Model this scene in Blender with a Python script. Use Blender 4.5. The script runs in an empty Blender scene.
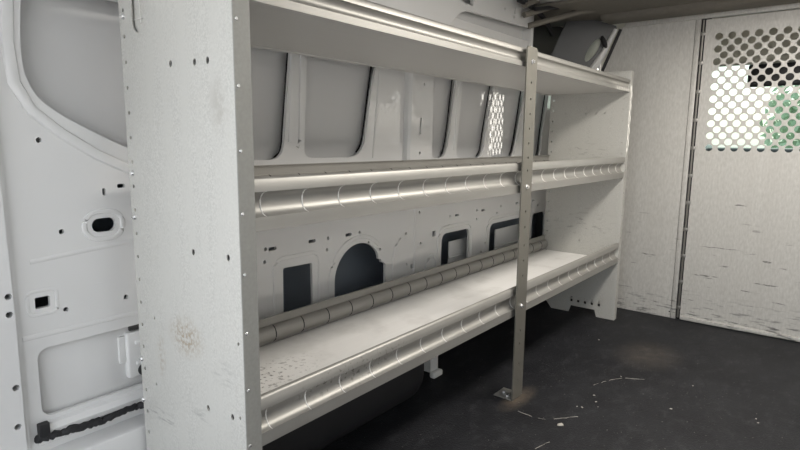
import bpy, bmesh, math, random
from mathutils import Vector, Matrix, noise
from mathutils.geometry import delaunay_2d_cdt
random.seed(7)
S = bpy.context.scene
COL = S.collection
R = math.radians

# ---------------------------------------------------------------- camera model (x forward in the van, y left, z up)
CAM = Vector((-0.5585, -0.7921, 0.8512)); YAW, PIT, ROL, FPX = 0.6713, -0.1523, 0.0107, 554.13
fw = Vector((math.cos(YAW)*math.cos(PIT), math.sin(YAW)*math.cos(PIT), math.sin(PIT)))
rt = Vector((math.sin(YAW), -math.cos(YAW), 0)); up = rt.cross(fw)
rt, up = math.cos(ROL)*rt + math.sin(ROL)*up, -math.sin(ROL)*rt + math.cos(ROL)*up
cd = bpy.data.cameras.new('camera'); cam = bpy.data.objects.new('camera', cd); COL.objects.link(cam)
M = Matrix((rt, up, -fw)).transposed().to_4x4(); M.translation = CAM; cam.matrix_world = M
cd.sensor_width = 36; cd.lens = FPX*36/800; cd.clip_start = 0.02
S.camera = cam
def at(px, py, ax, v):
    """where the sight line of a photo point meets a real plane (ax = 'x'|'y'|'z')"""
    d = rt*((px-400)/FPX) + up*((225-py)/FPX) + fw
    i = 'xyz'.index(ax); return CAM + d*((v-CAM[i])/d[i])
def W(px, py, y=0.45):
    p = at(px, py, 'y', y); return (p.x, p.z)

# ---------------------------------------------------------------- materials
def new_mat(name):
    m = bpy.data.materials.new(name); m.use_nodes = True
    nt = m.node_tree; return m, nt, nt.nodes['Principled BSDF']
def N(nt, t, **kw):
    n = nt.nodes.new(t)
    for k, v in kw.items():
        if k in n.inputs.keys(): n.inputs[k].default_value = v
        else: setattr(n, k, v)
    return n
def mixc(nt, fac, a, b):
    n = nt.nodes.new('ShaderNodeMix'); n.data_type = 'RGBA'
    for s, v in ((n.inputs[0], fac), (n.inputs[6], a), (n.inputs[7], b)):
        if hasattr(v, 'is_output'): nt.links.new(v, s)
        else: s.default_value = v if not isinstance(v, tuple) else (*v, 1)[:4]
    return n.outputs[2]
def math_(nt, op, a, b=0.0, c=None):
    n = nt.nodes.new('ShaderNodeMath'); n.operation = op
    for i, v in enumerate((a, b, c)):
        if v is None: continue
        if hasattr(v, 'is_output'): nt.links.new(v, n.inputs[i])
        else: n.inputs[i].default_value = v
    return n.outputs[0]
def ramp(nt, src, lo, hi):
    n = nt.nodes.new('ShaderNodeMapRange'); n.inputs[1].default_value = lo; n.inputs[2].default_value = hi
    nt.links.new(src, n.inputs[0]); return n.outputs[0]
def geo(nt):
    return nt.nodes.new('ShaderNodeNewGeometry').outputs['Position']
def nz(nt, pos, scale, stretch=(1, 1, 1), detail=3, rough=.55):
    mp = nt.nodes.new('ShaderNodeMapping'); mp.inputs['Scale'].default_value = stretch
    nt.links.new(pos, mp.inputs['Vector'])
    n = nt.nodes.new('ShaderNodeTexNoise'); n.inputs['Scale'].default_value = scale
    n.inputs['Detail'].default_value = detail; n.inputs['Roughness'].default_value = rough
    nt.links.new(mp.outputs[0], n.inputs['Vector']); return n.outputs['Fac']
def blob(nt, pos, c, rad):
    """soft round mask around a world point, rad = per-axis radius"""
    s = nt.nodes.new('ShaderNodeVectorMath'); s.operation = 'SUBTRACT'; nt.links.new(pos, s.inputs[0]); s.inputs[1].default_value = c
    d = nt.nodes.new('ShaderNodeVectorMath'); d.operation = 'DIVIDE'; nt.links.new(s.outputs[0], d.inputs[0]); d.inputs[1].default_value = rad
    l = nt.nodes.new('ShaderNodeVectorMath'); l.operation = 'LENGTH'; nt.links.new(d.outputs[0], l.inputs[0])
    n = nt.nodes.new('ShaderNodeMapRange'); n.inputs[1].default_value = 1; n.inputs[2].default_value = .3
    nt.links.new(l.outputs['Value'], n.inputs[0]); return n.outputs[0]
def bump(nt, b, h, strength=.2, dist=.002):
    n = nt.nodes.new('ShaderNodeBump'); n.inputs['Strength'].default_value = strength; n.inputs['Distance'].default_value = dist
    nt.links.new(h, n.inputs['Height']); nt.links.new(n.outputs[0], b.inputs['Normal'])

def simple(name, col, rough=.5, metal=0., spec=.5, var=.0, vs=20, stretch=(1, 1, 1), coat=0):
    m, nt, b = new_mat(name)
    b.inputs['Roughness'].default_value = rough; b.inputs['Metallic'].default_value = metal
    b.inputs['Specular IOR Level'].default_value = spec; b.inputs['Coat Weight'].default_value = coat
    f = nz(nt, geo(nt), vs, stretch)
    c = mixc(nt, f, tuple(x*(1-var) for x in col), tuple(min(1, x*(1+var)) for x in col))
    nt.links.new(c, b.inputs['Base Color']); return m

white = simple('van_white_paint', (.74, .74, .735), .32, var=.03, vs=5, coat=.8)
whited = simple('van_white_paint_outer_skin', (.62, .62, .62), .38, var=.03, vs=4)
glow_m = simple('pale_window_glow', (.40, .42, .37), .5, var=.1)  # paints the reflected window glow on the pillar trim
shade_skin = simple('slate_grey_cavity_shade', (.19, .22, .26), .45, var=.15, vs=6)  # dark slate puts the shade inside the wall openings into the colour
dark = simple('black_rubber', (.012, .012, .014), .6, var=.2)
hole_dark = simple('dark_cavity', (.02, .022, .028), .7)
plastic_black = simple('black_plastic', (.02, .02, .022), .35, var=.1)
plastic_grey = simple('dark_grey_trim_plastic', (.05, .05, .05), .3, var=.1)
plastic_white = simple('white_plastic', (.75, .75, .74), .45, var=.04)
head = simple('beige_headliner', (.19, .175, .15), .9, var=.12, vs=60)
rivet_m = simple('bright_rivet_metal', (.85, .85, .85), .25, .8)
zinc = simple('zinc_hinge_steel', (.30, .29, .27), .4, .8, var=.1)
glassm, nt, b = new_mat('windscreen_glass')
nt.nodes.remove(b)
tr = N(nt, 'ShaderNodeBsdfTransparent'); tr.inputs[0].default_value = (.55, .63, .62, 1)
gl = N(nt, 'ShaderNodeBsdfGlossy'); gl.inputs['Roughness'].default_value = .02
mx = N(nt, 'ShaderNodeMixShader'); mx.inputs[0].default_value = .06
nt.links.new(tr.outputs[0], mx.inputs[1]); nt.links.new(gl.outputs[0], mx.inputs[2])
nt.links.new(mx.outputs[0], nt.nodes['Material Output'].inputs[0])

# coated sheet steel of the end panels, with its stains and scuffs
def panel_mat():
    m, nt, b = new_mat('galvanised_panel_steel'); p = geo(nt)
    sp = nz(nt, p, 240, (1, 1, 1), 2, .6); br = nz(nt, p, 30, (1, 1, .15), 3)
    base = mixc(nt, ramp(nt, sp, .35, .65), (.45, .445, .42), (.58, .575, .545))
    base = mixc(nt, ramp(nt, br, .3, .7), base, (.53, .525, .495))
    # brown dried splash
    sm = math_(nt, 'MULTIPLY', blob(nt, p, (0, .185, .463), (.03, .072, .048)), ramp(nt, nz(nt, p, 110, detail=6, rough=.7), .44, .58))
    base = mixc(nt, math_(nt, 'MULTIPLY', sm, .75), base, (.30, .23, .15))
    sm = math_(nt, 'MULTIPLY', blob(nt, p, (0, .285, .40), (.03, .02, .07)), ramp(nt, nz(nt, p, 120, detail=4), .48, .6))
    base = mixc(nt, math_(nt, 'MULTIPLY', sm, .5), base, (.33, .27, .2))
    # grey smudge near the front edge
    sm = math_(nt, 'MULTIPLY', blob(nt, p, (0, .045, .905), (.03, .035, .06)), ramp(nt, nz(nt, p, 26), .42, .55))
    base = mixc(nt, math_(nt, 'MULTIPLY', sm, .5), base, (.36, .34, .31))
    # dark scuffs low down, slanting
    for c, r, a in (((0, .29, .262), (.05, .07, .018), .8), ((0, .06, .42), (.05, .05, .03), .35), ((0, .135, .315), (.05, .05, .02), .45),
                    ((2.1, .13, .74), (.1, .06, .02), .0)):
        sm = math_(nt, 'MULTIPLY', blob(nt, p, c, r), ramp(nt, nz(nt, p, 60, (1, .25, 1.6), 4), .5, .62))
        base = mixc(nt, math_(nt, 'MULTIPLY', sm, a), base, (.16, .16, .16))
    for c, r, a in (((2.1065, .1, .34), (.05, .10, .12), .4), ((2.1065, .19, .46), (.05, .2, .09), .5), ((2.1065, .16, .81), (.05, .16, .05), .6), ((2.1065, .06, .215), (.05, .03, .05), 1.)):
        sm = math_(nt, 'MULTIPLY', blob(nt, p, c, r), ramp(nt, nz(nt, p, 40, (1, .6, 2), 4), .57, .68))
        base = mixc(nt, math_(nt, 'MULTIPLY', sm, a), base, (.2, .19, .18))
    nt.links.new(base, b.inputs['Base Color'])
    b.inputs['Metallic'].default_value = .25; b.inputs['Roughness'].default_value = .5
    bump(nt, b, sp, .06, .001); return m
panel_m = panel_mat()
slit_m = simple('bright_cut_edge', (.85, .84, .81), .5)
flange_m = simple('shaded_flange_steel', (.33, .33, .31), .5, .3, var=.12, vs=160)  # darker copy of the panel steel, painting the shade on the near flange

def metal_mat(name, c0, c1, rough, metal, stretch=(.04, 1, 1), stain=False):
    m, nt, b = new_mat(name); p = geo(nt)
    f = nz(nt, p, 90, stretch, 3); base = mixc(nt, f, c0, c1)
    if stain:
        for c, r, a in (((.14, .22, .302), (.26, .10, .05), .9), ((.3, .0, .345), (.22, .05, .04), .9)):
            s = math_(nt, 'MULTIPLY', blob(nt, p, c, r), ramp(nt, nz(nt, p, 95, detail=4), .56, .64))
            base = mixc(nt, math_(nt, 'MULTIPLY', s, a), base, (.09, .08, .07))
        s = math_(nt, 'MULTIPLY', ramp(nt, nz(nt, p, 9, detail=4), .5, .75), .25)
        base = mixc(nt, s, base, (.3, .28, .25))
    nt.links.new(base, b.inputs['Base Color'])
    b.inputs['Metallic'].default_value = metal
    nt.links.new(math_(nt, 'ADD', math_(nt, 'MULTIPLY', f, .18), rough-.09), b.inputs['Roughness'])
    return m
lip_m = metal_mat('rolled_galvanised_lip', (.33, .322, .30), (.42, .412, .39), .46, .6, stain=True)
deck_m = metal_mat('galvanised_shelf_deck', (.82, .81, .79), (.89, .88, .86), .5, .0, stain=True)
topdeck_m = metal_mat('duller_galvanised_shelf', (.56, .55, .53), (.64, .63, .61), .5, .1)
post_m = metal_mat('galvanised_post', (.21, .20, .175), (.27, .26, .23), .45, .6, (1, 1, .05))

XP0 = 2.333
def partition_mat():
    m, nt, b = new_mat('grey_coated_partition'); p = geo(nt)
    sp = nz(nt, p, 130, (1, 1, .35), 3)
    base = mixc(nt, ramp(nt, sp, .3, .7), (.47, .46, .435), (.58, .57, .545))
    base = mixc(nt, math_(nt, 'MULTIPLY', ramp(nt, nz(nt, p, 14, (1, 1, .05)), .45, .7), .25), base, (.44, .425, .40))
    sep = N(nt, 'ShaderNodeSeparateXYZ'); nt.links.new(p, sep.inputs[0]); z = sep.outputs[2]
    low = math_(nt, 'MULTIPLY', ramp(nt, z, .62, .3), .9)
    sc = ramp(nt, nz(nt, p, 26, (1, .35, 3.2), 5, .6), .645, .70)
    base = mixc(nt, math_(nt, 'MULTIPLY', sc, low), base, (.12, .11, .11))
    vlow = ramp(nt, z, .16, .03)
    sc2 = ramp(nt, nz(nt, p, 30, (1, .3, 2.5), 5, .65), .54, .62)
    base = mixc(nt, math_(nt, 'MULTIPLY', math_(nt, 'MULTIPLY', sc2, vlow), .8), base, (.10, .10, .10))
    for (xa, ya), (xb, yb_), h in (((692, 274.5), (718, 277), .0042), ((752, 282), (778, 288), .0036), ((700, 247), (742, 250), .002), ((735, 203), (746, 208), .004), ((762, 262), (772, 262), .005), ((640, 252), (656, 256), .004)):
        A = at(xa, ya, 'x', XP0); B = at(xb, yb_, 'x', XP0); c = (A+B)/2; ln = (B-A).length/2
        wv = nz(nt, p, 22, (1, 1, .0), 2)
        sh = nt.nodes.new('ShaderNodeVectorMath'); sh.operation = 'ADD'; nt.links.new(p, sh.inputs[0])
        cz = nt.nodes.new('ShaderNodeCombineXYZ'); nt.links.new(math_(nt, 'MULTIPLY', math_(nt, 'SUBTRACT', wv, .5), .014), cz.inputs[2]); nt.links.new(cz.outputs[0], sh.inputs[1])
        s = ramp(nt, blob(nt, sh.outputs[0], c, (.1, ln*1.15, h)), .05, .5)
        s = math_(nt, 'MULTIPLY', s, ramp(nt, nz(nt, p, 60, (1, .5, 1)), .38, .55))
        base = mixc(nt, math_(nt, 'MULTIPLY', s, .85), base, (.09, .085, .08))
    nt.links.new(base, b.inputs['Base Color']); b.inputs['Roughness'].default_value = .5; b.inputs['Metallic'].default_value = .15
    bump(nt, b, sp, .12, .001); return m
part_m = partition_mat()

def floor_mat():
    m, nt, b = new_mat('black_rubber_floor_mat'); p = geo(nt)
    base = mixc(nt, ramp(nt, nz(nt, p, 5, detail=5), .35, .7), (.006, .0065, .009), (.014, .015, .018))
    dust = ramp(nt, nz(nt, p, 14, (1, 1.6, 1), 6, .7), .52, .75)
    base = mixc(nt, math_(nt, 'MULTIPLY', dust, .4), base, (.065, .065, .07))
    sp = ramp(nt, nz(nt, p, 130, detail=2), .70, .74)
    base = mixc(nt, math_(nt, 'MULTIPLY', sp, .5), base, (.4, .38, .34))
    t = blob(nt, p, (1.75, -.25, 0), (.2, .14, .1))
    base = mixc(nt, math_(nt, 'MULTIPLY', math_(nt, 'MULTIPLY', t, nz(nt, p, 25, detail=5)), .5), base, (.12, .10, .08))
    t = math_(nt, 'MULTIPLY', math_(nt, 'MULTIPLY', blob(nt, p, (1.06, -.02, 0), (.13, .045, .1)), nz(nt, p, 30, detail=4)), .6)
    base = mixc(nt, t, base, (.20, .155, .11))
    nt.links.new(base, b.inputs['Base Color']); b.inputs['Roughness'].default_value = .62; b.inputs['Specular IOR Level'].default_value = .35
    v = N(nt, 'ShaderNodeTexVoronoi'); v.inputs['Scale'].default_value = 260; nt.links.new(p, v.inputs['Vector'])
    bump(nt, b, v.outputs['Distance'], .5, .002); return m
floor_m = floor_mat()
grit_m = simple('pale_scratch_in_rubber', (.42, .40, .36), .8, var=.2, vs=200)
ground_m = simple('pale_concrete', (.60, .59, .57), .9, var=.1, vs=3)
leaf_m = simple('green_leaves', (.48, .60, .40), .6, var=.5, vs=12)
bark_m = simple('bark', (.10, .07, .05), .9, var=.3)
seat_m = simple('black_seat_cloth', (.015, .015, .017), .85, var=.2, vs=90)

# ---------------------------------------------------------------- mesh helpers (all coordinates are world metres)
def tag(o, label=None, cat=None, group=None, kind=None):
    for k, v in (('label', label), ('category', cat), ('group', group), ('kind', kind)):
        if v: o[k] = v
    return o
def worldpos(o):
    p = Vector((0, 0, 0))
    while o: p += o.location; o = o.parent
    return p
def link(name, me, mats, parent=None, smooth=35):
    if not isinstance(mats, (list, tuple)): mats = [mats]
    for m in mats: me.materials.append(m)
    o = bpy.data.objects.new(name, me); COL.objects.link(o)
    if parent:
        me.transform(Matrix.Translation(-worldpos(parent))); o.parent = parent
    else:
        vs = [v.co for v in me.vertices]
        lo = Vector([min(v[i] for v in vs) for i in range(3)]); hi = Vector([max(v[i] for v in vs) for i in range(3)])
        org = Vector(((lo.x+hi.x)/2, (lo.y+hi.y)/2, lo.z)); me.transform(Matrix.Translation(-org)); o.location = org
    if smooth:
        me.shade_smooth(); me.set_sharp_from_angle(angle=R(smooth))
    return o
def obj(name, bm, mats, parent=None, smooth=35):
    bmesh.ops.recalc_face_normals(bm, faces=bm.faces)
    me = bpy.data.meshes.new(name); bm.to_mesh(me); bm.free(); return link(name, me, mats, parent, smooth)
def empty(name, loc):
    o = bpy.data.objects.new(name, None); COL.objects.link(o); o.location = loc; o.empty_display_size = .1; return o
def box(bm, lo, hi, bev=0, seg=2, mi=0):
    r = bmesh.ops.create_cube(bm, size=1); vs = r['verts']
    for v in vs: v.co = Vector([lo[i]+(v.co[i]+.5)*(hi[i]-lo[i]) for i in range(3)])
    if bev:
        es = list({e for v in vs for e in v.link_edges})
        bmesh.ops.bevel(bm, geom=es, offset=bev, segments=seg, affect='EDGES', profile=.5)
    return vs
def sheet(bm, prof, x0, x1, t=.0015, axis='x', mi=0):
    """bent sheet metal: profile of (y, z) points given a thickness t and run along x"""
    n = len(prof); A = []; B = []
    for i, p in enumerate(prof):
        a = Vector(prof[max(i-1, 0)]); b = Vector(prof[min(i+1, n-1)]); d = (b-a).normalized(); nn = Vector((-d.y, d.x))*t/2
        A.append(Vector(p)+nn); B.append(Vector(p)-nn)
    loop = A+B[::-1]
    f0 = [bm.verts.new((x0, q.x, q.y)) for q in loop]; f1 = [bm.verts.new((x1, q.x, q.y)) for q in loop]
    k = len(loop)
    for i in range(k):
        f = bm.faces.new((f0[i], f0[(i+1) % k], f1[(i+1) % k], f1[i])); f.material_index = mi
    for i in range(n-1):
        for f_ in (f0, f1):
            f = bm.faces.new((f_[i], f_[i+1], f_[k-2-i], f_[k-1-i])); f.material_index = mi
def tube(bm, pts, r, n=8, closed=False):
    rings = []
    pts = [Vector(p) for p in pts]
    for i, p in enumerate(pts):
        d = (pts[min(i+1, len(pts)-1)]-pts[max(i-1, 0)]).normalized()
        a = d.orthogonal().normalized() if abs(d.z) > .9 else d.cross(Vector((0, 0, 1))).normalized(); b_ = d.cross(a)
        rr = r[i] if isinstance(r, (list, tuple)) else r
        rings.append([bm.verts.new(p+(a*math.cos(2*math.pi*k/n)+b_*math.sin(2*math.pi*k/n))*rr) for k in range(n)])
    for u, v in zip(rings, rings[1:]):
        for k in range(n): bm.faces.new((u[k], u[(k+1) % n], v[(k+1) % n], v[k]))
    bm.faces.new(rings[0]); bm.faces.new(rings[-1][::-1])
def disc(bm, c, axis, r, h, n=12, dome=True):
    """rivet / bolt head standing along axis"""
    ax = Vector(axis).normalized(); a = ax.orthogonal().normalized(); b_ = ax.cross(a); c = Vector(c); prev = None
    for (rr, hh) in ((r, 0), (r, h*.5), (r*.72, h*.9)) if dome else ((r, 0), (r, h)):
        ring = [bm.verts.new(c+ax*hh+(a*math.cos(2*math.pi*k/n)+b_*math.sin(2*math.pi*k/n))*rr) for k in range(n)]
        if prev:
            for k in range(n): bm.faces.new((prev[k], prev[(k+1) % n], ring[(k+1) % n], ring[k]))
        prev = ring
    bm.faces.new(prev)

def circ(c, r, n=12, ry=None):
    return [(c[0]+r*math.cos(2*math.pi*k/n), c[1]+(ry or r)*math.sin(2*math.pi*k/n)) for k in range(n)]
def rrect(u0, v0, u1, v1, r, n=5):
    r = min(r, abs(u1-u0)/2-1e-5, abs(v1-v0)/2-1e-5); o = []
    for (cx, cy, a0) in ((u1-r, v1-r, 0), (u0+r, v1-r, 90), (u0+r, v0+r, 180), (u1-r, v0+r, 270)):
        for k in range(n+1):
            a = R(a0+90*k/n); o.append((cx+r*math.cos(a), cy+r*math.sin(a)))
    return o
def rounded(poly, r, n=5):
    """round the corners of a polygon with radius r (or one radius per corner)"""
    o = []; k = len(poly)
    for i in range(k):
        p = Vector(poly[i]); a = Vector(poly[i-1])-p; b_ = Vector(poly[(i+1) % k])-p
        rr = min(r[i] if isinstance(r, (list, tuple)) else r, a.length*.45, b_.length*.45)
        if rr < 1e-4: o.append(tuple(p)); continue
        A = p+a.normalized()*rr; B = p+b_.normalized()*rr
        for t in range(n+1):
            t /= n; o.append(tuple(A*(1-t)**2+p*2*t*(1-t)+B*t*t))
    return o
def plate_mesh(outer, holes, t, mat4, bevel=0):
    """flat sheet with real holes: constrained triangulation, given thickness, then placed by a matrix"""
    loops = [outer]+list(holes); co = []; ed = []; size = []
    for lp in loops:
        k0 = len(co); n = len(lp)
        for k, p in enumerate(lp): co.append(Vector((p[0], p[1]))); ed.append((k0+k, k0+(k+1) % n))
        size.append(max(p[0] for p in lp)-min(p[0] for p in lp))
    vs, es, fs, _, oe, _ = delaunay_2d_cdt(co, ed, [], 0, 1e-7)
    def inside(p, lp):
        c = False; n = len(lp); x, y = p
        for k in range(n):
            x0, y0 = lp[k]; x1, y1 = lp[k-1]
            if (y0 > y) != (y1 > y) and x < (x1-x0)*(y-y0)/(y1-y0)+x0: c = not c
        return c
    bbs = [(min(p[0] for p in h), max(p[0] for p in h), min(p[1] for p in h), max(p[1] for p in h)) for h in holes]
    bm = bmesh.new(); V = [bm.verts.new((v.x, v.y, t/2)) for v in vs]
    for f in fs:
        c = sum((vs[i] for i in f), Vector((0, 0)))/len(f)
        if not inside(c, outer): continue
        if any(b[0] <= c.x <= b[1] and b[2] <= c.y <= b[3] and inside(c, h) for b, h in zip(bbs, holes)): continue
        try: bm.faces.new([V[i] for i in f])
        except ValueError: pass
    bmesh.ops.delete(bm, geom=[v for v in bm.verts if not v.link_faces], context='VERTS')
    bmesh.ops.recalc_face_normals(bm, faces=bm.faces)
    if bm.faces[:] and sum(f.normal.z for f in bm.faces) < 0: bmesh.ops.reverse_faces(bm, faces=bm.faces)
    front = bm.faces[:]
    rim = [e for e in bm.edges if len(e.link_faces) == 1]
    r = bmesh.ops.extrude_edge_only(bm, edges=rim)
    for v in [g for g in r['geom'] if isinstance(g, bmesh.types.BMVert)]: v.co.z = -t/2
    vmap = {}
    for v in bm.verts:
        if v.co.z < 0: vmap[(round(v.co.x, 7), round(v.co.y, 7))] = v
    for f in front:
        q = []
        for v in reversed(f.verts[:]):
            k = (round(v.co.x, 7), round(v.co.y, 7))
            if k not in vmap: vmap[k] = bm.verts.new((v.co.x, v.co.y, -t/2))
            q.append(vmap[k])
        bm.faces.new(q)
    if bevel:   # a second, slightly larger step: dish the rim of the big openings
        bm.normal_update()
        big = [(lp, s_) for lp, s_ in zip(loops, size) if s_ > .02]
        keys = {(round(p[0], 5), round(p[1], 5)) for lp, s_ in big for p in lp}
        es_ = [e for e in bm.edges if all(v.co.z > 0 and (round(v.co.x, 5), round(v.co.y, 5)) in keys for v in e.verts) and len(e.link_faces) == 2 and abs(e.link_faces[0].normal.z-e.link_faces[1].normal.z) > .5]
        bmesh.ops.bevel(bm, geom=es_, offset=bevel, segments=2, affect='EDGES', clamp_overlap=True)
    bmesh.ops.recalc_face_normals(bm, faces=bm.faces)
    me = bpy.data.meshes.new('sheet'); bm.to_mesh(me); bm.free()
    me.transform(mat4); return me
def MY(y):   # (u,v) -> x,z ; facing the aisle (-y)
    return Matrix(((1, 0, 0, 0), (0, 0, -1, y), (0, 1, 0, 0), (0, 0, 0, 1)))
def MX(x):   # (u,v) -> -y,z ; facing the rear (-x)
    return Matrix(((0, 0, -1, x), (-1, 0, 0, 0), (0, 1, 0, 0), (0, 0, 0, 1)))
def plate(name, outer, holes, t, mat4, mats, parent=None, bevel=0):
    return link(name, plate_mesh(outer, holes, t, mat4, bevel), mats, parent, 30)
def Y(pts): return [(-y, z) for y, z in pts]

# ================================================================= THE SETTING
XP = 2.335; WY = .45; ROOF = 1.47; YR = -1.33; XR = -1.15
bm = bmesh.new(); box(bm, (XR, YR, -.03), (XP+.02, .60, 0)); tag(obj('floor', bm, floor_m), kind='structure')
bm = bmesh.new(); box(bm, (XR, YR, ROOF), (XP+.1, .60, ROOF+.02)); tag(obj('ceiling', bm, white), kind='structure')
bm = bmesh.new(); box(bm, (XR, YR-.04, -.03), (XP, YR, ROOF)); tag(obj('wall_right', bm, white), kind='structure')

# --- left wall: pressed inner panel with real openings, outer skin behind
holes = []
O1 = rounded([W(20, -45), W(19, 45), W(23, 74), W(35, 97), W(58, 114), W(92, 132), W(132, 151), W(185, 160), W(282, 160), W(286, 100), W(291, 30)], [.03, .05, .05, .05, .05, .05, .05, .06, .05, .05, .03])
O2 = rounded([W(306, 30), W(303, 158), W(362, 157), W(368.5, 105), W(377, 40)], [.02, .03, .07, .05, .02])
O3 = rounded([W(433, 55), W(430, 158), W(444, 158), W(448.7, 133), W(457, 60)], [.02, .03, .05, .05, .02])
O4 = rounded([W(463, 60), W(455, 158), W(481, 158), W(485.5, 128), W(496, 65)], [.02, .03, .05, .05, .02])
O5 = rounded([W(499, 75), W(489, 158), W(512, 158), W(516, 140), W(526, 75)], [.02, .03, .05, .05, .02])
O6 = rounded([W(531, 80), W(521, 158), W(539, 158), W(541, 140), W(549, 85)], [.02, .03, .05, .05, .02])
holes += [[(u, min(v, 1.30)) for u, v in O1]]+[[(u, min(v, 1.105)) for u, v in o_] for o_ in (O2, O3, O4, O5, O6)]
holes.append(rrect(-.178, .277, .13, .424, .022))                    # low recess beside the near panel
holes.append(rrect(-.055, .648, -.005, .678, .015, 6))              # oval
holes.append(rrect(-.173, .508, -.146, .531, .003))                 # square
holes.append(rounded([(.457, .481), (.455, .30), (.572, .30), (.570, .478)], .008))
ac, ar = (.782, .392), .117
arch = [(ac[0]+ar*math.cos(R(a)), ac[1]+ar*math.sin(R(a))) for a in range(40, 181, 7)]
arch += [(ac[0]-ar, .30), (.918, .30), (.918, .415), (.905, .425), (.897, .425), (.893, .437), (.880, .44), (.878, .452)]
holes.append(arch)
holes.append(rounded([(1.27, .478), (1.268, .30), (1.478, .30), (1.482, .478)], [.035, .02, .02, .03]))
holes.append(rounded([(1.662, .475), (1.655, .30), (2.02, .30), (2.02, .475)], [.035, .02, .02, .03]))
holes.append(rounded([(2.10, .48), (2.10, .30), (2.26, .30), (2.26, .48)], .03))
for px, py in ((37.7, 140), (60.5, 231.5), (125, 296.5), (65, 309)):
    holes.append(circ(W(px, py), .0052))
for px, py, a, b_ in ((103, 191.7, .0035, .008), (120, 185.7, .0085, .0045)):
    c = W(px, py); holes.append(rrect(c[0]-a, c[1]-b_, c[0]+a, c[1]+b_, .003, 3))
for px, py in ((264.5, 249), (263.5, 262), (327, 238), (358.5, 232), (326, 249.5), (367.5, 242.5), (379, 249), (405, 233.5), (405.5, 264), (418.5, 212), (419.5, 243),
               (449, 216), (448, 225), (476, 210), (475.5, 219), (500, 206), (537, 205), (484, 243), (480, 252), (407.6, 150), (413, 72), (423.5, 84.5), (409.5, 111), (419, 153), (496, 213)):
    holes.append(circ(W(px, py), .0055, 10))
for px, py in ((271.5, 248.5), (311, 241), (347.5, 234.5), (456, 215), (482, 210), (516, 203), (532, 200)):
    c = W(px, py); holes.append(rrect(c[0]-.014, c[1]-.005, c[0]+.014, c[1]+.005, .003, 2))
c = W(411, 266); holes.append(rrect(c[0]-.009, c[1]-.009, c[0]+.009, c[1]+.009, .001, 1))
c = W(433, 233.5); holes.append(rrect(c[0]-.011, c[1]-.011, c[0]+.011, c[1]+.011, .001, 1))
c = W(419, 128); holes.append(rounded([(c[0]-.006, c[1]-.03), (c[0]+.004, c[1]-.03), (c[0]+.008, c[1]+.03), (c[0]-.001, c[1]+.03)], .003))
outer = [(-.215, .19), (.16, .19), (.16, .26), (2.335, .26), (2.335, 1.13), (1.95, 1.13), (1.95, ROOF), (-.215, ROOF)]
wall = plate('wall_left', outer, holes, .010, MY(WY), white, bevel=.0025); tag(wall, kind='structure')
# second stepped flange behind the rounded window blanks
def grow(poly, d):
    c = Vector((sum(p[0] for p in poly)/len(poly), sum(p[1] for p in poly)/len(poly)))
    return [tuple(Vector(p)+(c-Vector(p)).normalized()*d) for p in poly]
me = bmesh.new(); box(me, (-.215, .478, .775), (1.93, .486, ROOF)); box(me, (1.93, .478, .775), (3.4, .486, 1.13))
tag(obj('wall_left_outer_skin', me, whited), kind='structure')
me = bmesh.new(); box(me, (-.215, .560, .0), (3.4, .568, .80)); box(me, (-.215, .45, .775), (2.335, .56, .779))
tag(obj('wall_left_lower_skin', me, shade_skin), kind='structure')
me = bmesh.new(); box(me, (-.20, .463, .255), (.105, .469, .446), .002); tag(obj('wall_left_recess', me, white), kind='structure')
# pressed ridges, beads and rims standing on the inner panel
bm = bmesh.new()
def bead(pts, r, flat=.5):
    n0 = len(bm.verts); tube(bm, [(p[0], WY-.004, p[1]) for p in pts], r, 8)
    bm.verts.ensure_lookup_table()
    for v in bm.verts[n0:]: v.co.y = (WY-.004)+(v.co.y-WY+.004)*flat
def ringbead(poly, r, flat=.5): bead(list(poly)+[poly[0], poly[1]], r, flat)
ringbead(rrect(-.070, .633, .010, .693, .029, 6), .006, .7)
ringbead(rrect(-.186, .495, -.133, .544, .010, 3), .004, .7)
bead([(-.20, .452), (.12, .452)], .006)
bead([W(5, -30), W(6, 40), W(13, 82), W(30, 110), W(60, 133), W(95, 154), W(135, 172)], .012, .6)
bead([(-.185, .252), (.14, .252)], .017, .9); bead([(-.19, .226), (.14, .226)], .008, .7)
bead([W(291.5, 30), W(290, 100), W(288.5, 142)], .008, .7); bead([W(301, 30), W(299, 140), W(296, 147)], .008, .7)
bead([W(381, 40), W(377, 90), W(372, 158)], .006, .7)
bead([W(29, 262), W(80, 251), W(135, 240)], .006, .35)
ringbead(rrect(.425, .285, .600, .510, .03, 4), .007, .6)
bead([(ac[0]+(ar+.022)*math.cos(R(a)), ac[1]+(ar+.022)*math.sin(R(a))) for a in range(45, 190, 8)], .008, .6)
bead([(.962, .3), (.962, .42), (.975, .47), (1.0, .50)], .007, .6)
bead([(1.09, .28), (1.09, .64)], .006, .8)
bead([(1.16, .30), (1.16, .36), (1.18, .395), (1.21, .40), (1.235, .38), (1.24, .30)], .01, .6)
ringbead(rrect(1.245, .27, 1.505, .503, .05, 5), .008, .6); ringbead(rrect(1.635, .27, 2.05, .500, .05, 5), .008, .6)
bead([(.20, .655), (2.1, .655)], .012, .6); bead([W(428, 60), W(424, 158)], .006, .8); bead([(1.022, .78), (1.03, 1.12)], .012, 2.2); bead([W(460, 60), W(453, 150)], .006, .7); bead([W(527, 85), W(519, 150)], .006, .7)
for k in range(7): bead([(W(90+2.2*k, 307)[0], W(90+2.2*k, 307)[1]-.004), (W(90+2.2*k, 307)[0], W(90+2.2*k, 307)[1]+.003)], .0011, 1)
bead([W(93, 284), W(102, 282)], .003, .4)
tag(obj('trim_1', bm, white), kind='structure')
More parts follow.
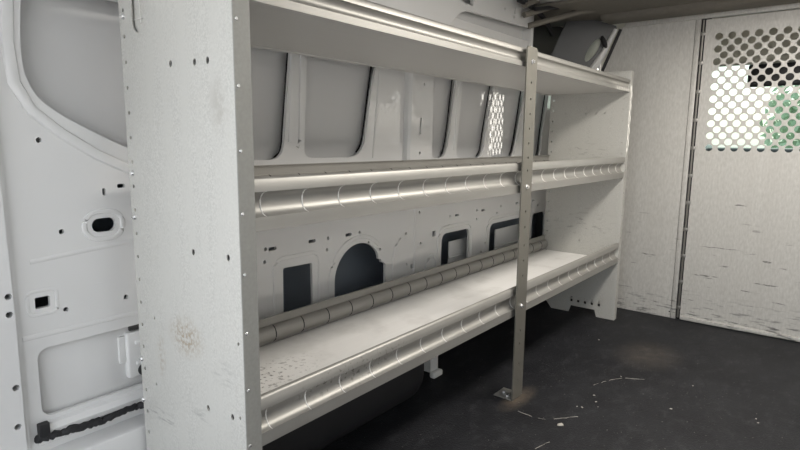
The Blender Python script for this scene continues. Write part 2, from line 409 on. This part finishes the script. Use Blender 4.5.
# raised centre pillar (two bands) between the window blanks, rises to the roof
ph = []
for px, py in ((413, 72), (409.5, 111), (408, 150)): ph.append(circ(W(px, py, .43), .006, 10))
for px, py in ((423.5, 84.5), (419, 153), (432, 40)): ph.append(circ(W(px, py, .43), .006, 10))
c = W(419.5, 126, .43); ph.append(rounded([(c[0]-.006, c[1]-.03), (c[0]+.004, c[1]-.03), (c[0]+.010, c[1]+.03), (c[0], c[1]+.03)], .003))
plate('trim_2', [(1.02, .72), (1.168, .72), (1.175, 1.46), (1.03, 1.46)], ph, .020, MY(.436), white, bevel=.005)
tag(bpy.data.objects['trim_2'], kind='structure')
# pocket pressings seen inside the low openings
bm = bmesh.new()
box(bm, (1.395, .490, .28), (1.60, .498, .424), .003); box(bm, (1.80, .490, .28), (2.10, .498, .428), .003); box(bm, (1.395, .485, .35), (1.60, .493, .356), .002)
box(bm, (1.80, .485, .34), (2.10, .493, .346), .002)
bs = bmesh.new()
for o_ in (O1, O2, O3, O4, O5, O6):
    def xmax(z):
        c_ = [p[0]+(q[0]-p[0])*(z-p[1])/(q[1]-p[1]) for p, q in zip(o_, o_[1:]+o_[:1]) if (p[1] > z) != (q[1] > z)]
        return max(c_) if c_ else None
    zb = min(p[1] for p in o_)
    run = [(xmax(z), z) for z in [1.098-k*.012 for k in range(40)] if z > zb+.004 and xmax(z) is not None]
    tube(bs, [(p[0]+.010, .470, p[1]) for p in run], .0026, 6)
tag(obj('trim_13', bs, dark), kind='structure')
tag(obj('trim_3', bm, white), kind='structure')
# rear door pillar nearest the camera
pho = [circ((x, z), .0062) for x, z in [W(px, py, .43) for px, py in ((8.3, 297), (9.5, 315), (16, 388), (18, 427))]]
plate('trim_4', [(-.40, 0), (-.208, 0), (-.205, .5), (-.208, .95), (-.214, ROOF), (-.40, ROOF)], pho, .026, MY(.443), white, bevel=.008)
tag(bpy.data.objects['trim_4'], kind='structure')
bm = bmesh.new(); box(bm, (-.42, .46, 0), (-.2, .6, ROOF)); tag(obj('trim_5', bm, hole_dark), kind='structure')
# ledge of the painted wheel arch behind the near panel, black strip painting the shade below the shelves
bm = bmesh.new(); box(bm, (-.45, .386, .0), (.14, .56, .205), .006, 2); tag(obj('trim_6', bm, white), kind='structure')
bm = bmesh.new(); box(bm, (.14, .437, 0), (2.335, .447, .285)); tag(obj('shade_strip_left', bm, dark), kind='structure')
# roof side: cant rail with a sunken rounded channel, holes and cross bows
rh = [circ(W(px, py, .40), .006, 10) for px, py in ((505, 9), (514, 17))]
c = W(515, 11, .40); rh.append(rounded([(c[0]-.006, c[1]-.012), (c[0]+.006, c[1]-.012), (c[0]+.01, c[1]+.012), (c[0]-.002, c[1]+.012)], .003))
c = W(467, 0, .40); rh.append(rrect(c[0]-.035, c[1]-.012, c[0]+.045, c[1]+.02, .006))
rh.append(rounded([W(446, 32, .40), W(462, 9, .40), W(540, 31, .40), W(540, 60, .40), W(446, 48, .40)], [.03, .07, .03, .02, .02], 8))
plate('trim_7', [(-.2, 1.14), (1.92, 1.14), (1.92, ROOF), (-.2, ROOF)], rh, .012, MY(.406), white, bevel=.003)
tag(bpy.data.objects['trim_7'], kind='structure')
bm = bmesh.new(); box(bm, (-.2, .41, 1.13), (1.93, .44, 1.15), .004); box(bm, (1.91, .40, 1.13), (1.93, .47, ROOF), .004)
sheet(bm, [(.41, 1.31), (.43, 1.285), (.44, 1.25), (.44, 1.14)], 1.05, 1.93, .002)
tag(obj('trim_8', bm, white), kind='structure')
bm = bmesh.new()
for x in (.3, 1.1): box(bm, (x, YR, ROOF-.035), (x+.09, .42, ROOF+.005), .015)
tag(obj('trim_9', bm, white), kind='structure')
bm = bmesh.new()
sheet(bm, [(0, 0)], 0, 0) if False else None
for (x0, x1, z0, z1) in ((2.20, 2.345, 1.425, 1.50),): box(bm, (x0, YR, z0), (x1, .20, z1), .025, 4)
tag(obj('trim_10', bm, head), kind='structure')
bm = bmesh.new(); box(bm, (1.93, .50, .78), (2.75, .52, 1.55)); tag(obj('trim_11', bm, plastic_black), kind='structure')
bm = bmesh.new(); box(bm, (1.90, YR, 1.452), (2.345, .52, 1.468), .003); tag(obj('trim_14', bm, head), kind='structure')
# lower right of roof edge: pale ribbed edge strip of the headliner
bm = bmesh.new()
for k, (p0, p1) in enumerate((((528, 26, .40), (628, 4, .16)), ((524, 15, .38), (600, -2, .16)), ((524, 5, .36), (575, -8, .16)))):
    a = at(p0[0], p0[1], 'y', p0[2]); b_ = at(p1[0], p1[1], 'x', 2.25)
    tube(bm, [a, a.lerp(b_, .5)+Vector((0, 0, .012)), b_], .013, 8)
tag(obj('trim_12', bm, head), kind='structure')

# ================================================================= THE PARTITION
pt = tag(empty('bulkhead_partition', (XP, -.3, 0)), 'grey steel bulkhead across the van with a perforated door, scuffed near the floor', 'partition')
pl = [(.45, 0), (.45, 1.0), (.245, 1.12), (.207, 1.205), (.126, 1.405), (.105, 1.425), (-.2, 1.42), (-.2, 0)]
plate('fixed_panel', Y(pl)[::-1], [circ((.215-.02, .03), .004)], .004, MX(XP), part_m, pt, bevel=.001)
bm = bmesh.new()
tube(bm, [(XP-.004, .26, 1.09), (XP-.004, .212, 1.20), (XP-.004, .132, 1.40)], .008); o = obj('edge_seal', bm, dark, pt)
bm = bmesh.new(); box(bm, (XP-.006, -.224, .0), (XP+.004, -.202, 1.41), .002); obj('jamb_strip', bm, part_m, pt)
bm = bmesh.new(); box(bm, (XP-.012, -1.33, 1.405), (XP+.01, .11, 1.425), .003); obj('top_rail', bm, part_m, pt)
bm = bmesh.new(); box(bm, (XP-.004, -1.33, 0), (XP+.004, -1.06, 1.41)); obj('fixed_panel', bm, part_m, pt)
perf = []
for r_ in range(19):
    for c_ in range(6):
        y = -.293-.0495*c_*1.0-(.02475 if r_ % 2 else 0) if False else None
pitch = .0505
for r_ in range(19):
    z = 1.322-r_*.0273
    for c_ in range(12):
        y = -.300-pitch*c_-(pitch/2 if r_ % 2 else 0)
        if y > -.90: perf.append(circ((-y, z), 0.0156, 14))
door = plate('door', [(.243, .012), (1.055, .012), (1.055, 1.40), (.243, 1.40)], perf, .004, MX(XP-.002), part_m, pt, bevel=.0008)
bm = bmesh.new(); box(bm, (XP-.018, -1.05, .004), (XP+.0, -.245, .022), .004); obj('bottom_rail', bm, part_m, door)
bm = bmesh.new(); tube(bm, [(XP-.004, -.234, .01), (XP-.004, -.234, 1.40)], .0045, 10)
for k in range(11):
    z = .06+k*.128; box(bm, (XP-.009, -.246, z-.008), (XP-.001, -.226, z+.008), .001)
obj('hinge', bm, zinc, pt)
bm = bmesh.new(); box(bm, (XP+.0015, -.262, 0), (XP+.010, -.19, 1.41)); obj('hinge_gap_seal', bm, dark, pt)

# ================================================================= SHELVING UNIT
L = 2.1065; D = .377
un = tag(empty('shelving_unit', (L/2, D/2, 0)), 'long galvanised three shelf rack along the van wall with end panels and centre post', 'shelving')
HP = 1.172
def end_panel(x, near):
    bottom = [(0, 0), (.085, 0), (.095, .034), (.215, .034), (.225, 0), (.318, 0), (.36, .05), (D, .09)]
    out = bottom+[(D, HP), (.0, HP)]
    hs = []
    zs = [.10+.05*k for k in range(21)]
    for z in zs:
        hs.append(circ((-(D-.016), z), .0042, 8))
        if not near: hs.append(circ((-.02, z), .0042, 8))
    if near:
        for y, z in ((.192, .985), (.113, .982), (.073, .982), (.145, .639), (.034, .644), (.118, .336), (.039, .344), (.306, .476), (.314, .327), (.013, .491), (.015, .35)):
            hs.append(circ((-y, z), .0048 if y > .03 and y < .3 else .003, 10, .0062 if y > .03 and y < .3 else .0035))
        hs.append(rrect(-.326, 1.052, -.280, 1.15, .022, 8))
    else:
        for y, z in ((.145, .985), (.105, .985), (.295, .985), (.195, .985), (.09, .645), (.17, .645), (.09, .43), (.19, .37), (.30, .47), (.11, .235), (.165, .235), (.20, .235)):
            hs.append(circ((-y, z), .0048, 10))
        for k in range(5):
            y = .075+.0345*k; hs.append(rrect(-y-.006, .055, -y+.006, .082, .002, 2))
    p = plate('end_panel', Y(out)[::-1], hs, .0025, MX(x), panel_m, un)
    if near:
        for y, z in ((.192, .985), (.113, .982), (.073, .982), (.145, .639), (.034, .644), (.118, .336), (.039, .344)):
            bm = bmesh.new(); disc(bm, (x+.0045, y, z), (-1, 0, 0), .008, .0025, 12); obj('hole_shade', bm, dark, p)  # dark discs added behind the holes to paint their shade
    bm = bmesh.new(); box(bm, (x-.001, -.0015, .0), (x+.033, .0015, HP), .0008, 1); obj('front_flange', bm, flange_m if near else panel_m, p)
    bm = bmesh.new(); box(bm, (x-.001, D-.001, .09), (x+.03, D+.0015, HP), .0008, 1); obj('rear_flange', bm, panel_m, p)
    for k in range(8):
        z = .299+.1062*k
        bm = bmesh.new(); disc(bm, (x+.006, -.0015, z), (0, -1, 0), .0032, .002, 10); obj('rivet', bm, rivet_m, p)
    if near:
        for y, z in ((.362, 1.088), (.364, .777), (.366, .685), (.374, .37), (.378, .274)):
            bm = bmesh.new(); disc(bm, (x-.001, y-.004, z), (-1, 0, 0), .0062, .006, 12); box(bm, (x-.0085, y-.0075, z-.001), (x-.0065, y-.0005, z+.001)); obj('screw', bm, rivet_m, p)
        # pressed channel behind the rounded slot
        bm = bmesh.new(); box(bm, (x+.005, .270, 1.035), (x+.007, .337, 1.165)); tube(bm, [(x+.005, .303, 1.07), (x+.005, .303, 1.16)], .0025)
        obj('slot_channel', bm, panel_m, p)
    return p
end_panel(0, True); end_panel(L, False)

def lip_profile(z0, h, yb, out):
    """(y,z) of a lip: flat strip, half round pressed inwards (towards +y for the front lip), flat strip"""
    s = .26*h; c = h-2*s; depth = c*.42; p = [(yb, z0), (yb, z0+s)]
    for k in range(1, 10):
        a = math.pi*k/10; p.append((yb+out*depth*math.sin(a), z0+s+c*(1-math.cos(a))/2))
    p += [(yb, z0+s+c), (yb, z0+h-.004), (yb+out*.004, z0+h), (yb+out*.010, z0+h)]
    return p, s, c, depth
def lip(name, z0, h, yb, out, parent, shown):
    bm = bmesh.new(); prof, s, c, depth = lip_profile(z0, h, yb, out)
    sheet(bm, prof, .0335 if out == 1 else .003, L-.003, .0016)
    # lanced slits in the half round
    x = .058 if h > .06 else L
    while x < L-.02:
        pts = [(x, yb+out*depth*math.sin(math.pi*k/10)-.0012, z0+s+c*(1-math.cos(math.pi*k/10))/2) for k in range(0, 11)]
        n0 = len(bm.faces); tube(bm, pts, [.0004]+([.0012] if out == 1 else [.0014])*9+[.0004], 6)
        bm.faces.ensure_lookup_table()
        for f in bm.faces[n0:]: f.material_index = 1 if out == 1 else 2
        x += .0988 if h > .06 else .021
    return obj(name, bm, [lip_m, slit_m, hole_dark], parent, 50)
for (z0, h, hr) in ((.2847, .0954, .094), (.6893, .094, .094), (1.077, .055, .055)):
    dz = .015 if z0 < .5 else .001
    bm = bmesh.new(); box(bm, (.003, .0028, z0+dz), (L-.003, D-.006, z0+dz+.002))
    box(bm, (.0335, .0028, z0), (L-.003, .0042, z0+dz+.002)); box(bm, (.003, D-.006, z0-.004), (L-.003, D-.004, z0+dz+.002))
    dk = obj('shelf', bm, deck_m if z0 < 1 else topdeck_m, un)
    lip('front_lip', z0, h, .0008, 1, dk, -1)
    lip('rear_lip', z0, hr, D-.004, -1, dk, -1)

# centre post
bm = bmesh.new(); 
me = plate_mesh([(1.027, 0), (1.098, 0), (1.098, 1.128), (1.09, 1.136), (1.035, 1.136), (1.027, 1.128)],
                [circ((1.063, z), .0042, 8) for z in (.06, .12, .19, .235, .42, .47, .52, .58, .63, .76, .80, .845, .89, .935, .98, 1.03)], .004, MY(-.013))
post = link('support_post', me, post_m, un, 30)
bm = bmesh.new(); box(bm, (1.027, -.015, 0), (1.098, .055, .0035), .001)
obj('foot_plate', bm, lip_m, post)
for z in (1.092, .709, .32):
    bm = bmesh.new(); disc(bm, (1.062, -.015, z), (0, -1, 0), .0075, .002, 16, False); disc(bm, (1.062, -.017, z), (0, -1, 0), .005, .006, 6, False); obj('bolt', bm, rivet_m, post)
for y in (.012, .034):
    bm = bmesh.new(); disc(bm, (1.062 if y > .02 else 1.045, y, .0035), (0, 0, 1), .007, .007, 6, False); obj('bolt', bm, rivet_m, post)
# short rear leg below the lowest shelf
bm = bmesh.new(); sheet(bm, [(.30, .285), (.305, .06), (.33, .03), (.30, .0), (.36, 0.0015)], 1.02, 1.08, .003)
bm.clear(); box(bm, (1.00, .30, .02), (1.05, .304, .285), .001); box(bm, (1.00, .30, .02), (1.004, .36, .285), .001); box(bm, (1.00, .28, 0), (1.055, .304, .022), .006, 3)
tag(obj('support_leg', bm, plastic_white, un))

# ================================================================= OTHER THINGS IN THE LOAD SPACE
bm = bmesh.new(); box(bm, (.10, .195, 0), (.885, .436, .255), .10, 6)
for v in bm.verts: v.co.z = max(v.co.z, 0.0005)
tag(obj('wheel_arch', bm, dark), 'black covered wheel arch on the floor under the lowest shelf', 'wheel arch')
# white vent housing in the low wall recess
vt = tag(empty('vent_housing', (.03, .46, .30)), 'white plastic vent housing set in the wall recess beside the near end panel', 'vent')
x0, x1, z0, z1 = -.008, .095, .296, .406
bm = bmesh.new(); box(bm, (x0+.012, .450, z0), (x1, .472, z1), .006, 3)
box(bm, (x0+.03, .444, z1-.03), (x1-.01, .452, z1-.022), .002); box(bm, (x0+.03, .444, z0+.03), (x1-.01, .452, z0+.038), .002); obj('body', bm, plastic_white, vt)
bm = bmesh.new(); box(bm, (x0-.003, .458, .335), (x0+.016, .472, .40), .004); obj('clip_tab', bm, plastic_white, vt)
bm = bmesh.new(); disc(bm, (.040, .451, .311), (0, -1, 0), .015, .003, 16); obj('grommet_and_shade', bm, plastic_grey, vt)
bm = bmesh.new(); box(bm, (.012, .452, .409), (x1+.02, .461, .4235), .003); obj('grommet_and_shade', bm, plastic_grey, vt)  # dark bar paints the shade in the deeper top corner of the recess
# black sealant / tape along the wall foot
pts = [W(36, 438, .436), W(48, 436, .436), W(66, 430, .436), W(84, 425, .436), W(100, 421, .436), W(118, 413, .436), W(134, 407, .436), W(146, 402, .436), W(160, 398, .436)]
bm = bmesh.new(); fine = []
for (a, b_) in zip(pts, pts[1:]):
    for k in range(6): fine.append(((a[0]+(b_[0]-a[0])*k/6), a[1]+(b_[1]-a[1])*k/6))
for i in range(len(fine)-1):
    pass
tube(bm, [(p[0], .432+.003*random.random(), p[1]+random.uniform(-.003, .003)) for p in fine], [random.uniform(.007, .010) for _ in fine], 8)
p = W(42, 430, .436); box(bm, (p[0]-.008, .425, p[1]-.012), (p[0]+.012, .44, p[1]+.016), .002)
tag(obj('sealant_strip', bm, dark), 'ragged black sealant strip running along the foot of the white wall at the left', 'sealant')
# dark interior panel and its white edge beyond the top shelf
bp = tag(empty('pillar_trim', (2.28, .33, 1.1)), 'dark grey pillar trim panel behind the top shelf beside the bulkhead', 'trim panel')
q = [at(546, 66, 'x', 2.20), at(570, 12, 'x', 2.25), at(618, 26, 'x', 2.33), at(596, 72, 'x', 2.33)]
bm = bmesh.new(); vs = [bm.verts.new(p) for p in q]; f = bm.faces.new(vs)
r = bmesh.ops.extrude_face_region(bm, geom=[f]); nrm = (q[1]-q[0]).cross(q[2]-q[0]).normalized()
if nrm.x < 0: nrm = -nrm
for v in [g for g in r['geom'] if isinstance(g, bmesh.types.BMVert)]: v.co += nrm*.02
bmesh.ops.bevel(bm, geom=bm.edges[:], offset=.006, segments=2, affect='EDGES')
obj('panel', bm, plastic_grey, bp)
bm = bmesh.new(); tube(bm, [at(593, 69, 'x', 2.32), at(604, 52, 'x', 2.32), at(616, 29, 'x', 2.32)], [.020, .014, .010], 10); obj('white_edge', bm, plastic_white, bp)
bm = bmesh.new(); c = at(604, 42, 'x', 2.285)
bmesh.ops.create_icosphere(bm, subdivisions=3, radius=1); bmesh.ops.transform(bm, matrix=Matrix.Translation(c) @ Matrix.Rotation(R(-25), 4, 'X') @ Matrix.Diagonal((.008, .012, .034, 1)), verts=bm.verts)
obj('grab_slot', bm, dark, bp)
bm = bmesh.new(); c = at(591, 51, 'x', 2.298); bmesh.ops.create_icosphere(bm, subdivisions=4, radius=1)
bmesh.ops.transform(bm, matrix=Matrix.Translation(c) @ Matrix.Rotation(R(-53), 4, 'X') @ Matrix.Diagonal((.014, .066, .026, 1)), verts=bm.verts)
obj('glow_bulge', bm, glow_m, bp)  # pale ellipsoid added to stand for window light reflected on the panel
# black wiring loom along the roof edge
bm = bmesh.new()
p = [at(519, 0, 'y', .36), at(528, 4, 'y', .36), at(541, 15, 'y', .36), at(548, 24, 'y', .38), at(552, 34, 'y', .42)]
tube(bm, p, .011, 8); p2 = [at(535, 9, 'y', .34), at(560, 7, 'y', .3), at(580, 2, 'y', .26), at(590, -4, 'y', .22)]
tube(bm, p2, [.008, .010, .008, .008], 8)
tag(obj('wiring_loom', bm, dark), 'black wiring loom clipped along the roof edge above the centre post', 'wiring')

# scratches and crumbs on the floor mat
def scratch(pts, label, w=.0016):
    bm = bmesh.new(); q = [at(px, py, 'z', .0005) for px, py in pts]; fine = []
    for a, b_ in zip(q, q[1:]):
        n = max(2, int((b_-a).length/.012))
        for k in range(n): fine.append(a.lerp(b_, k/n)+Vector((random.uniform(-.002, .002), random.uniform(-.002, .002), 0)))
    i = 0
    while i < len(fine)-3:
        m = random.randint(3, 7); seg = fine[i:i+m]
        if len(seg) > 2: tube(bm, seg, [random.uniform(.3, 1)*w*.6 for _ in seg], 5)
        i += m+random.choice((0, 0, 1))
    tag(obj('floor_scratch', bm, grit_m), label, 'scratch', None)
scratch([(518, 411), (533, 417), (546, 419.5), (570, 417.5), (598, 415)], 'pale bent scratch in the black floor mat in front of the centre post')
scratch([(535, 449), (549, 442), (558, 434)], 'short pale scratch in the black floor mat at the bottom edge of the photo')
scratch([(594, 385), (606, 381), (622, 378), (648, 379.5)], 'pale curved scratch in the floor mat to the right of the post')
crumbs = [(594, 395.5), (577, 406.5), (582, 407.5), (598, 407), (621, 376.5), (560.5, 425.5), (671, 409), (693, 386), (596, 402), (756, 419), (758, 423), (599, 340)]
for i, (px, py) in enumerate(crumbs):
    c = at(px, py, 'z', 0); s = .008 if i == 5 else random.uniform(.0018, .0035)
    bm = bmesh.new(); bmesh.ops.create_icosphere(bm, subdivisions=2, radius=1)
    for v in bm.verts: v.co *= random.uniform(.8, 1.1)
    bmesh.ops.transform(bm, matrix=Matrix.Translation(c+Vector((0, 0, s*.35))) @ Matrix.Rotation(random.uniform(0, 3), 4, 'Z') @ Matrix.Diagonal((s*1.5, s, s*.4, 1)), verts=bm.verts)
    o = obj('debris_crumb', bm, grit_m, None, 60)
    if i == 5: tag(o, 'largest pale chip of debris on the floor mat below the bent scratch', 'debris')
    else: tag(o, 'tiny pale crumb of debris lying on the black floor mat', 'debris', 'crumbs on the floor mat')

# ================================================================= CAB AND OUTSIDE, seen through the perforations
cabhead = simple('pale_beige_cab_lining', (.62, .58, .50), .9, var=.06, vs=60)
bm = bmesh.new(); box(bm, (2.36, -1.35, 1.47), (3.05, .5, 1.50), .01); box(bm, (2.96, -1.30, 1.27), (3.04, .45, 1.48), .02, 3); tag(obj('cab_headliner', bm, cabhead), kind='structure')
bm = bmesh.new(); box(bm, (2.36, -1.35, -.05), (3.7, .52, 0)); tag(obj('cab_floor', bm, dark), kind='structure')
bm = bmesh.new(); box(bm, (3.50, -1.33, .0), (3.95, .50, .825), .05, 4); box(bm, (3.34, -.1, .72), (3.7, .35, .85), .04, 4)
tag(obj('dashboard', bm, plastic_black), 'black dashboard in the cab, glimpsed through the lowest perforations of the bulkhead door', 'dashboard')
def seat(y, label):
    t = tag(empty('cab_seat', (3.1, y, 0)), label, 'seat', None)
    bm = bmesh.new(); box(bm, (2.95, y-.24, .0), (3.44, y+.24, .42), .06, 4); obj('seat_base', bm, seat_m, t)
    bm = bmesh.new(); vs = box(bm, (2.97, y-.23, .42), (3.11, y+.23, .98), .05, 4); obj('backrest', bm, seat_m, t)
    bm = bmesh.new(); box(bm, (2.98, y-.14, 1.02), (3.09, y+.14, 1.20), .045, 4); tube(bm, [(3.04, y-.06, .96), (3.04, y-.06, 1.04)], .007); tube(bm, [(3.04, y+.06, .96), (3.04, y+.06, 1.04)], .007)
    obj('headrest', bm, seat_m, t)
seat(-.92, 'black cab seat with headrest standing in the cab beyond the perforated bulkhead door')
bm = bmesh.new(); a, b_, c, d = (3.05, -1.30, 1.47), (3.05, .48, 1.47), (3.85, .48, .82), (3.85, -1.30, .82)
off = Vector((.003, 0, .004)); vs = [bm.verts.new(p) for p in (a, b_, c, d)]+[bm.verts.new(Vector(p)+off) for p in (a, b_, c, d)]
for f in ((0, 1, 2, 3), (7, 6, 5, 4), (0, 4, 5, 1), (1, 5, 6, 2), (2, 6, 7, 3), (3, 7, 4, 0)): bm.faces.new([vs[i] for i in f])
tag(obj('window_1', bm, glassm), kind='structure')
bm = bmesh.new()
for y in (-1.33, .50): tube(bm, [(3.02, y, 1.48), (3.88, y, .80)], .04, 8)
box(bm, (3.3, -1.36, 0), (3.35, -1.32, .82)); box(bm, (2.34, -1.36, 0), (3.9, -1.32, .72))
box(bm, (2.34, -1.36, .7), (2.72, -1.32, 1.48)); box(bm, (2.36, -1.36, 1.15), (3.1, -1.32, 1.48)); box(bm, (2.36, .50, 0), (3.9, .54, .80)); box(bm, (2.76, .50, .8), (2.9, .54, 1.5))  # unseen rear pillar and window header shaped to block part of the sun
tag(obj('cab_frame', bm, plastic_grey), kind='structure')
mr = tag(empty('rear_view_mirror', (3.05, -.48, 1.155)), 'black rear view mirror hanging from the windscreen, seen through the door perforations', 'mirror')
bm = bmesh.new(); box(bm, (3.03, -.62, 1.155), (3.07, -.335, 1.275), .012, 3); obj('mirror_housing', bm, plastic_black, mr)
bm = bmesh.new(); tube(bm, [(3.07, -.48, 1.25), (3.12, -.48, 1.40)], .01); obj('mirror_stalk', bm, plastic_black, mr)
bm = bmesh.new(); box(bm, (-60, -60, -.75), (60, 60, -.65)); tag(obj('ground', bm, ground_m), kind='structure')
def tree(x, y, h, r, label):
    t = tag(empty('tree', (x, y, -.65)), label, 'tree')
    bm = bmesh.new(); tube(bm, [(x, y, -.65), (x+.1, y, h*.4), (x, y+.1, h*.8)], [.2, .15, .08]); obj('trunk', bm, bark_m, t)
    bm = bmesh.new()
    for k in range(900):
        d = Vector((random.gauss(0, 1), random.gauss(0, 1), random.gauss(0, .8))).normalized()*r*random.uniform(.5, 1)
        c = Vector((x, y, h*.65))+Vector((d.x, d.y, d.z)); s = random.uniform(.12, .25)
        a = Vector((random.gauss(0, 1), random.gauss(0, 1), random.gauss(0, 1))).normalized(); b_ = a.orthogonal().normalized()
        bm.faces.new([bm.verts.new(c+a*s), bm.verts.new(c+b_*s*.5), bm.verts.new(c-a*s), bm.verts.new(c-b_*s*.5)])
    obj('foliage', bm, leaf_m, t, None)
tree(22, -.1, 2.6, 1.7, 'green tree outside ahead of the van, seen through the right side of the door perforations')

# ================================================================= LIGHT
w = bpy.data.worlds.new('World'); S.world = w; w.use_nodes = True; nt = w.node_tree
bg = nt.nodes['Background']; sky = nt.nodes.new('ShaderNodeTexSky'); sky.sky_type = 'NISHITA'; sky.sun_disc = False
sky.sun_elevation = R(40); sky.sun_rotation = R(90); sky.air_density = 1; sky.dust_density = 3; sky.ozone_density = .6
tc = nt.nodes.new('ShaderNodeTexCoord'); dt = nt.nodes.new('ShaderNodeVectorMath'); dt.operation = 'DOT_PRODUCT'   # bright haze around the sun, ahead of the van
nt.links.new(tc.outputs['Generated'], dt.inputs[0]); dt.inputs[1].default_value = Vector((.93, -.30, .2)).normalized()
mr_ = nt.nodes.new('ShaderNodeMapRange'); mr_.interpolation_type = 'SMOOTHSTEP'; mr_.inputs[1].default_value = .55; mr_.inputs[2].default_value = .97; mr_.inputs[3].default_value = 2.1; mr_.inputs[4].default_value = 2.4
nt.links.new(dt.outputs['Value'], mr_.inputs[0])
mixn = nt.nodes.new('ShaderNodeMix'); mixn.data_type = 'RGBA'; mixn.inputs[0].default_value = .9
nt.links.new(sky.outputs[0], mixn.inputs[6]); mixn.inputs[7].default_value = (1.0, .985, .955, 1)
nt.links.new(mixn.outputs[2], bg.inputs[0]); nt.links.new(mr_.outputs[0], bg.inputs[1])
# unseen fill lamp added on the ceiling to brighten the shelves: fixture, lens and light
lamp = tag(empty('fill_lamp', (1.25, -.60, ROOF-.03)), 'unseen fill lamp added under the van ceiling to brighten the shelves', 'fill lamp')
lens_m, lnt, lb = new_mat('fill_lamp_lens'); lb.inputs['Emission Color'].default_value = (1, .95, .86, 1); lb.inputs['Emission Strength'].default_value = 2
bm = bmesh.new(); box(bm, (.73, -.74, ROOF-.02), (1.77, -.46, ROOF), .008, 3); obj('fill_lamp_housing', bm, plastic_white, lamp)
bm = bmesh.new(); box(bm, (.75, -.72, ROOF-.03), (1.75, -.48, ROOF-.018), .006, 3); obj('lens', bm, lens_m, lamp)
ad = bpy.data.lights.new('fill_lamp_light', 'AREA'); ad.shape = 'RECTANGLE'; ad.size = .98; ad.size_y = .24; ad.energy = 20; ad.color = (1, .94, .86)
ao = bpy.data.objects.new('fill_lamp_light', ad); COL.objects.link(ao); ao.location = (1.25, -.60, ROOF-.034)
sd = bpy.data.lights.new('sun', 'SUN'); sd.energy = 4.5; sd.angle = R(.53); sd.color = (1, .95, .86)
so = bpy.data.objects.new('sun', sd); COL.objects.link(so)
so.rotation_euler = Vector((-.62, 1, -.03)).to_track_quat('-Z', 'Y').to_euler()
vs_ = S.view_settings; vs_.view_transform = 'Standard'; vs_.look = 'None'; vs_.exposure = 0.1; vs_.gamma = 1.0; vs_.use_curve_mapping = False
